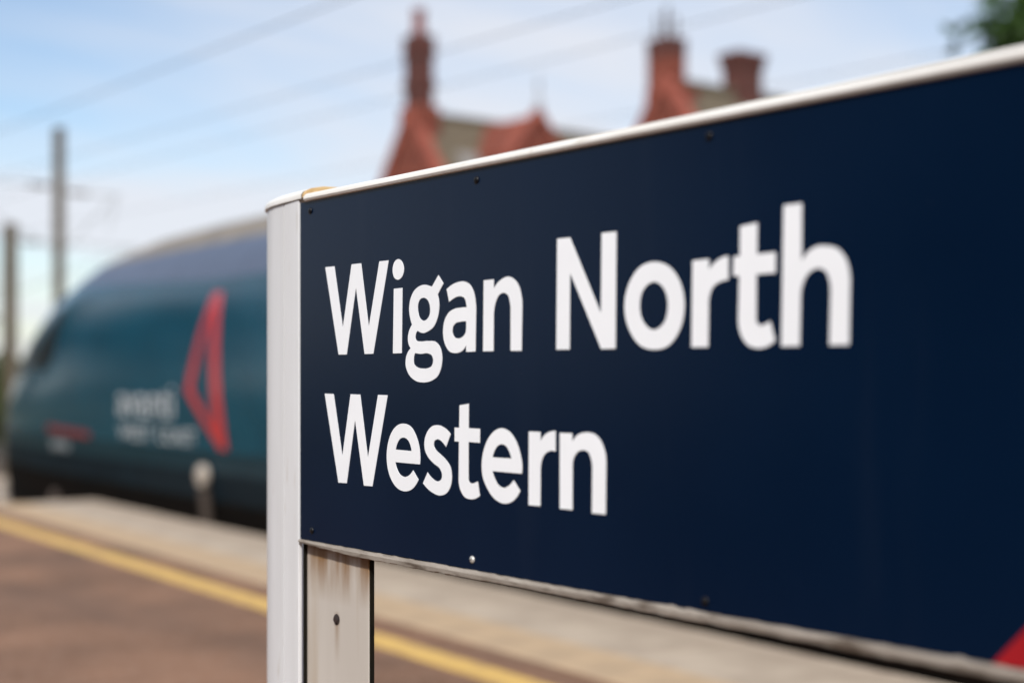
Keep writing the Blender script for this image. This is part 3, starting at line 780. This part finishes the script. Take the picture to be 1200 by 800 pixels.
# ------------------------------------------------------------------ brick building across the tracks
BX = 28.0
bld = thing('brick_building', 'red brick gabled Victorian building with tall chimneys beyond the tracks', 'building', (BX, 35.5, -1.1))
BO = (BX, 35.5, -1.1)
def wing(yc, half, ridge, depth):
    pitch = 1.36
    eav = ridge - half * pitch
    w = MB(); z0 = -1.1
    # gable walls at both ends and side walls
    w.v = [(BX, yc - half, z0), (BX, yc + half, z0), (BX, yc + half, eav), (BX, yc, ridge), (BX, yc - half, eav),
           (BX + depth, yc - half, z0), (BX + depth, yc + half, z0), (BX + depth, yc + half, eav), (BX + depth, yc, ridge), (BX + depth, yc - half, eav)]
    w.f = [(0, 4, 3, 2, 1), (5, 6, 7, 8, 9), (0, 5, 9, 4), (1, 2, 7, 6), (0, 1, 6, 5)]
    wall = w.build('wing_wall', 'brick_red', bld, BO)
    # stone-coped gable parapets
    for sgn in (-1, 1):
        for xe in (BX - 0.12, BX + depth - 0.3):
            p = MB()
            a = (yc, ridge + 0.42); b = (yc + sgn * (half + 0.15), eav - 0.15 * pitch + 0.35)
            n_ = Vector((0, sgn * pitch, 1)).normalized() * 0.34
            p.v = [(xe, a[0], a[1]), (xe + 0.42, a[0], a[1]), (xe + 0.42, b[0], b[1]), (xe, b[0], b[1]),
                   (xe, a[0] - 0 * n_.y, a[1] - 0.55), (xe + 0.42, a[0], a[1] - 0.55), (xe + 0.42, b[0] - n_.y, b[1] - n_.z), (xe, b[0] - n_.y, b[1] - n_.z)]
            p.f = [(0, 1, 2, 3), (4, 7, 6, 5), (0, 4, 5, 1), (1, 5, 6, 2), (2, 6, 7, 3), (3, 7, 4, 0)]
            p.build('gable_coping', 'terracotta', wall, BO)
    for sgn in (-1, 1):
        r_ = MB()
        y1 = yc + sgn * (half + 0.35); z1 = eav - 0.35 * pitch
        r_.v = [(BX + 0.3, yc, ridge + 0.14), (BX + depth - 0.3, yc, ridge + 0.14), (BX + depth - 0.3, y1, z1 + 0.14), (BX + 0.3, y1, z1 + 0.14),
                (BX + 0.3, yc, ridge + 0.01), (BX + depth - 0.3, yc, ridge + 0.01), (BX + depth - 0.3, y1, z1 + 0.01), (BX + 0.3, y1, z1 + 0.01)]
        r_.f = [(0, 1, 2, 3), (4, 7, 6, 5), (0, 4, 5, 1), (1, 5, 6, 2), (2, 6, 7, 3), (3, 7, 4, 0)]
        ro = r_.build('roof_slope', 'roof_tile', bld, BO)
    MB().box(BX + 0.35, BX + depth - 0.35, yc - 0.13, yc + 0.13, ridge + 0.06, ridge + 0.26).build('ridge_tiles', 'roof_tile', bld, BO, bevel=0.04)
    # windows in the gable facing the track
    for (dy, zc, ww, hh) in ((-1.5, 5.2, 1.0, 1.9), (1.5, 5.2, 1.0, 1.9), (-1.5, 1.4, 1.1, 2.1), (1.5, 1.4, 1.1, 2.1), (0, 7.0, 0.8, 1.2)):
        fr = MB()
        for (ya, yb, za, zb) in ((-ww / 2, ww / 2, -hh / 2, -hh / 2 + .1), (-ww / 2, ww / 2, hh / 2 - .1, hh / 2), (-ww / 2, -ww / 2 + .1, -hh / 2 + .1, hh / 2 - .1), (ww / 2 - .1, ww / 2, -hh / 2 + .1, hh / 2 - .1), (-.03, .03, -hh / 2 + .1, hh / 2 - .1)):
            fr.box(BX - 0.06, BX - 0.005, yc + dy + ya, yc + dy + yb, zc + za, zc + zb)
        fo = fr.build('window', 'white_wood', bld, BO)
        MB().box(BX - 0.03, BX - 0.004, yc + dy - ww / 2 + .1, yc + dy + ww / 2 - .1, zc - hh / 2 + .1, zc + hh / 2 - .1).build('pane', 'window', fo, BO)
        MB().box(BX - 0.18, BX - 0.003, yc + dy - ww / 2 - .15, yc + dy + ww / 2 + .15, zc - hh / 2 - .2, zc - hh / 2 - .01).build('sill', 'terracotta', fo, BO)
    return eav
e1 = wing(42.1, 4.2, 10.55, 14.0)
e2 = wing(29.15, 4.2, 9.55, 13.0)
# link between the wings
MB().box(BX + 3.0, BX + 11.0, 33.4, 37.3, -1.1, 5.6).build('link_wall', 'brick_red', bld, BO)
MB().box(BX + 2.8, BX + 11.2, 33.38, 37.32, 5.61, 5.85).build('link_roof', 'lead', bld, BO)
# chimneys
def chimney(x, y, wx, wy, z0, z1, m, flare, pots, pot_r, neck=None, pot_m='terracotta'):
    c = MB()
    c.box(x - wx / 2, x + wx / 2, y - wy / 2, y + wy / 2, z0, z1)
    co = c.build('chimney', m, bld, BO)
    k_ = MB()
    n_ = 4
    for i in range(n_):
        f_ = flare * (i + 1) / n_
        hh = 0.11
        k_.box(x - wx / 2 - f_, x + wx / 2 + f_, y - wy / 2 - f_, y + wy / 2 + f_, z1 - (n_ - i) * hh + 0.02 * i, z1 - (n_ - i - 1) * hh + 0.02 * i + 0.019)
    k_.build('chimney_cap', 'brick_soot', co, BO)
    for zz in neck or ():
        MB().box(x - wx / 2 - 0.06, x + wx / 2 + 0.06, y - wy / 2 - 0.06, y + wy / 2 + 0.06, zz, zz + 0.28).build('string_course', 'brick_soot', co, BO)
    for (dx, dy, hh) in pots:
        MB().lathe((x + dx, y + dy, z1 + 0.05), [(pot_r * 1.15, 0), (pot_r, 0.08), (pot_r * 0.82, hh * 0.8), (pot_r * 1.0, hh * 0.85), (pot_r * 0.95, hh)], 14).build('chimney_pot', pot_m, co, BO, smooth=True)
    return co
chimney(BX + 0.40, 42.1, 0.72, 0.80, 9.4, 13.35, 'brick_soot', 0.05, [(0, 0, 1.0)], 0.25, neck=(11.55, 12.7), pot_m='pot_red')
# broad base of the first stack stepping into the gable
MB().prism([(BX - 0.02, 41.45), (BX + 0.85, 41.45), (BX + 0.85, 42.75), (BX - 0.02, 42.75)], 9.2, 10.9).build('stack_base', 'brick_red', bld, BO)
chimney(BX + 0.35, 29.42, 0.68, 0.88, 8.2, 10.85, 'brick_red', 0.02, [(-0.17, 0.2, 0.75), (-0.17, -0.2, 0.95), (0.17, 0.2, 0.85), (0.17, -0.2, 0.7)], 0.055, pot_m='pot')
MB().prism([(BX - 0.02, 28.7), (BX + 0.9, 28.7), (BX + 0.9, 29.9), (BX - 0.02, 29.9)], 8.0, 9.5).build('stack_base', 'brick_red', bld, BO)
chimney(31.25, 29.2, 1.0, 0.66, 8.6, 10.8, 'brick_soot', 0.11, [], 0.1)
# cross gable with a finial on the near slope of the further wing
cg = MB()
gy = 38.85; gx = 31.25; gh = 10.55; ghw = 1.12; gp = 1.25
cg.v = [(gx - ghw, gy, gh - ghw * gp), (gx + ghw, gy, gh - ghw * gp), (gx, gy, gh), (gx - ghw, gy, 5.2), (gx + ghw, gy, 5.2),
        (gx - ghw, 41.9, gh - ghw * gp), (gx + ghw, 41.9, gh - ghw * gp), (gx, 41.9, gh), (gx - ghw, 41.9, 5.2), (gx + ghw, 41.9, 5.2)]
cg.f = [(3, 4, 1, 2, 0), (0, 2, 7, 5), (1, 6, 7, 2), (3, 0, 5, 8), (4, 9, 6, 1)]
cgo = cg.build('cross_gable', 'brick_red', bld, BO)
for sgn in (-1, 1):
    p = MB(); a = Vector((gx, gy - 0.12, gh + 0.22)); b = Vector((gx + sgn * (ghw + .25), gy - 0.12, gh + 0.22 - (ghw + .25) * gp))
    p.v = [tuple(a), tuple(a + Vector((0, 0.4, 0))), tuple(b + Vector((0, 0.4, 0))), tuple(b), tuple(a - Vector((0, 0, .3))), tuple(a + Vector((0, .4, -.3))), tuple(b + Vector((0, .4, -.3))), tuple(b - Vector((0, 0, .3)))]
    p.f = [(0, 1, 2, 3), (4, 7, 6, 5), (0, 4, 5, 1), (1, 5, 6, 2), (2, 6, 7, 3), (3, 7, 4, 0)]
    p.build('barge_board', 'terracotta', cgo, BO)
MB().lathe((gx, gy, gh + 0.15), [(0.16, 0), (0.14, 0.25), (0.05, 0.4), (0.045, 0.75), (0.10, 0.85), (0.04, 0.98), (0.02, 1.35)], 10).build('finial', 'lead', cgo, BO, smooth=True)
# pale rooflight strip on the near slope of the further wing
rl = MB()
xa, xb = 29.2, 30.2
def slope_pt(x, y, up):
    return (x, y, 10.55 - (42.1 - y) * 1.36 + 0.14 + up)
rl.v = [slope_pt(xa, 41.0, .03), slope_pt(xb, 41.0, .03), slope_pt(xb, 38.6, .03), slope_pt(xa, 38.6, .03), slope_pt(xa, 41.0, .1), slope_pt(xb, 41.0, .1), slope_pt(xb, 38.6, .1), slope_pt(xa, 38.6, .1)]
rl.f = [(0, 3, 2, 1), (4, 5, 6, 7), (0, 1, 5, 4), (1, 2, 6, 5), (2, 3, 7, 6), (3, 0, 4, 7)]
rl.build('rooflight', 'rooflight', bld, BO)

# ------------------------------------------------------------------ trees
def tree(name, label, x, y, height, crown_r, crown_h, leaves, leaf, seed, m='leaf', group=None, cat='tree', base=-1.12):
    rnd = random.Random(seed)
    e = thing(name, label, cat, (x, y, base), 0, group)
    tk = MB()
    zt_ = height - crown_h
    tk.tube([(0, 0, -0.1), (0.05, 0.02, height * 0.25), (0.0, 0.1, height * 0.55), (0.1, 0.0, height * 0.85)], [height * .032, height * .024, height * .016, height * .006], 10)
    tips = []
    nb = 16
    for i in range(nb):
        t = 0.22 + 0.6 * i / nb
        z0 = height * t
        az = i * 2.4 + rnd.uniform(-.4, .4)
        prof = math.sin(math.pi * min(1, max(0.08, (z0 + 0.6 - zt_) / max(crown_h, .1)))) ** 0.6 if z0 + .6 > zt_ else 0.5
        ln = crown_r * prof * rnd.uniform(0.7, 1.0)
        pe = Vector((math.cos(az) * ln, math.sin(az) * ln, z0 + ln * rnd.uniform(0.35, 0.8)))
        pm = Vector((pe.x * 0.5, pe.y * 0.5, z0 + (pe.z - z0) * 0.35))
        tk.tube([(0, 0.05, z0), tuple(pm), tuple(pe)], [height * .010, height * .007, height * .002], 6)
        tips += [pe, pm.lerp(pe, 0.55)]
        for q in range(3):
            d = Vector((rnd.uniform(-1, 1), rnd.uniform(-1, 1), rnd.uniform(-.3, .9))) * crown_r * 0.33
            tk.tube([tuple(pm.lerp(pe, 0.6)), tuple(pm.lerp(pe, 0.6) + d)], [height * .003, height * .001], 5)
            tips.append(pm.lerp(pe, 0.6) + d)
    tips.append(Vector((0.1, 0, height * 0.93)))
    tk.build('trunk', 'bark', e, smooth=True)
    cr = MB()
    for i in range(leaves):
        c = rnd.choice(tips)
        d = Vector((rnd.gauss(0, 1), rnd.gauss(0, 1), rnd.gauss(0, .8)))
        p = c + d * crown_r * 0.16
        n1 = Vector((rnd.uniform(-1, 1), rnd.uniform(-1, 1), rnd.uniform(-.2, 1))).normalized()
        a = n1.orthogonal().normalized(); b = n1.cross(a)
        s = leaf * rnd.uniform(.6, 1.3)
        k0 = len(cr.v)
        cr.v += [tuple(p - a * s), tuple(p + b * s * .5 + n1 * s * .15), tuple(p + a * s), tuple(p - b * s * .5 + n1 * s * .15)]
        cr.f.append((k0, k0 + 1, k0 + 2, k0 + 3))
    me = bpy.data.meshes.new('crown'); me.from_pydata(cr.v, [], cr.f); me.materials.append(M[m])
    co = bpy.data.objects.new('crown', me); col.objects.link(co); co.parent = e
    return e
tree('broadleaf_tree', 'green leafy tree top at the upper right above the sign', 29.45, 15.3, 12.6, 3.0, 8.5, 26000, 0.19, 4)
tree('lineside_bush', 'tall green bush beyond the train nose at the left edge', 13.9, 45.5, 2.9, 1.5, 2.6, 5000, 0.12, 8, 'leaf_dark', 'bushes along the line', 'bush')
tree('lineside_bush', 'low green bush at the left edge of the picture, left of the taller bush', 11.9, 40.0, 2.4, 1.3, 2.2, 4000, 0.11, 9, 'leaf', 'bushes along the line', 'bush')

tree('broadleaf_tree', 'added tall dark tree out of view beyond the left edge, for the reflection in the train', -3.0, 42.0, 10.5, 3.8, 8.5, 6000, 0.2, 21, 'leaf_dark', 'added unseen trees left of the line')  # two unseen trees added to darken the reflection in the train nose
tree('broadleaf_tree', 'added bushy dark tree out of view, nearest the track, for the reflection in the train', 4.2, 44.0, 9.5, 3.8, 8.0, 6000, 0.2, 22, 'leaf_dark', 'added unseen trees left of the line')

# ------------------------------------------------------------------ unseen building added to darken the sign panel's reflection
sb = thing('added_reflection_building', 'added brick building out of view behind the camera, darkening the reflection in the sign panel', 'building', (-7.0, -6.0, 0.0))
SO = (-7.0, -6.0, 0.0)
MB().box(-13.5, -7.0, -24, 9.5, -0.002, 4.6).build('wall', 'brick_soot', sb, SO)
rf = MB(); rf.sweep_y([(-13.9, 4.605), (-6.4, 4.605), (-6.4, 4.75), (-10.2, 7.0), (-13.9, 4.75)], -24.4, 9.9); rf.build('roof', 'roof_tile', sb, SO)
for i in range(7):
    yc = -20.5 + i * 4.4
    w = MB()
    for (ya, yb, za, zb) in ((-.7, .7, 1.0, 1.1), (-.7, .7, 3.0, 3.1), (-.7, -.6, 1.1, 3.0), (.6, .7, 1.1, 3.0), (-.03, .03, 1.1, 3.0)):
        w.box(-6.995, -6.94, yc + ya, yc + yb, za, zb)
    wo = w.build('window', 'white_wood', sb, SO)
    MB().box(-6.994, -6.97, yc - .6, yc + .6, 1.1, 3.0).build('pane', 'window', wo, SO)
    MB().box(-6.993, -6.85, yc - .85, yc + .85, 0.86, 0.99).build('sill', 'terracotta', wo, SO)

# ------------------------------------------------------------------ far-off wood on the horizon, read as one mass
rnd = random.Random(77)
tl = MB()
for i in range(26000):
    x = rnd.uniform(-160, 190); y = 210 + 25 * math.sin(x * 0.03) + rnd.uniform(-9, 9)
    top = 4.2 + 1.8 * math.sin(x * 0.11) + 1.2 * math.sin(x * 0.37 + 1.3)
    z = -1.1 + top * rnd.random() ** 0.6
    n1 = Vector((rnd.uniform(-1, 1), rnd.uniform(-1, 0.3), rnd.uniform(-.2, 1))).normalized()
    p_ = n1.orthogonal().normalized(); q_ = n1.cross(p_); s = rnd.uniform(.35, .75); c0 = Vector((x, y, z)); k0 = len(tl.v)
    tl.v += [tuple(c0 - p_ * s), tuple(c0 + q_ * s * .6), tuple(c0 + p_ * s), tuple(c0 - q_ * s * .6)]
    tl.f.append((k0, k0 + 1, k0 + 2, k0 + 3))
me = bpy.data.meshes.new('distant_wood'); me.from_pydata(tl.v, [], tl.f); me.materials.append(M['leaf_dark'])
wood = bpy.data.objects.new('distant_wood', me); col.objects.link(wood)
tag(wood, 'low dark green wood along the far horizon', 'wood'); wood['kind'] = 'stuff'
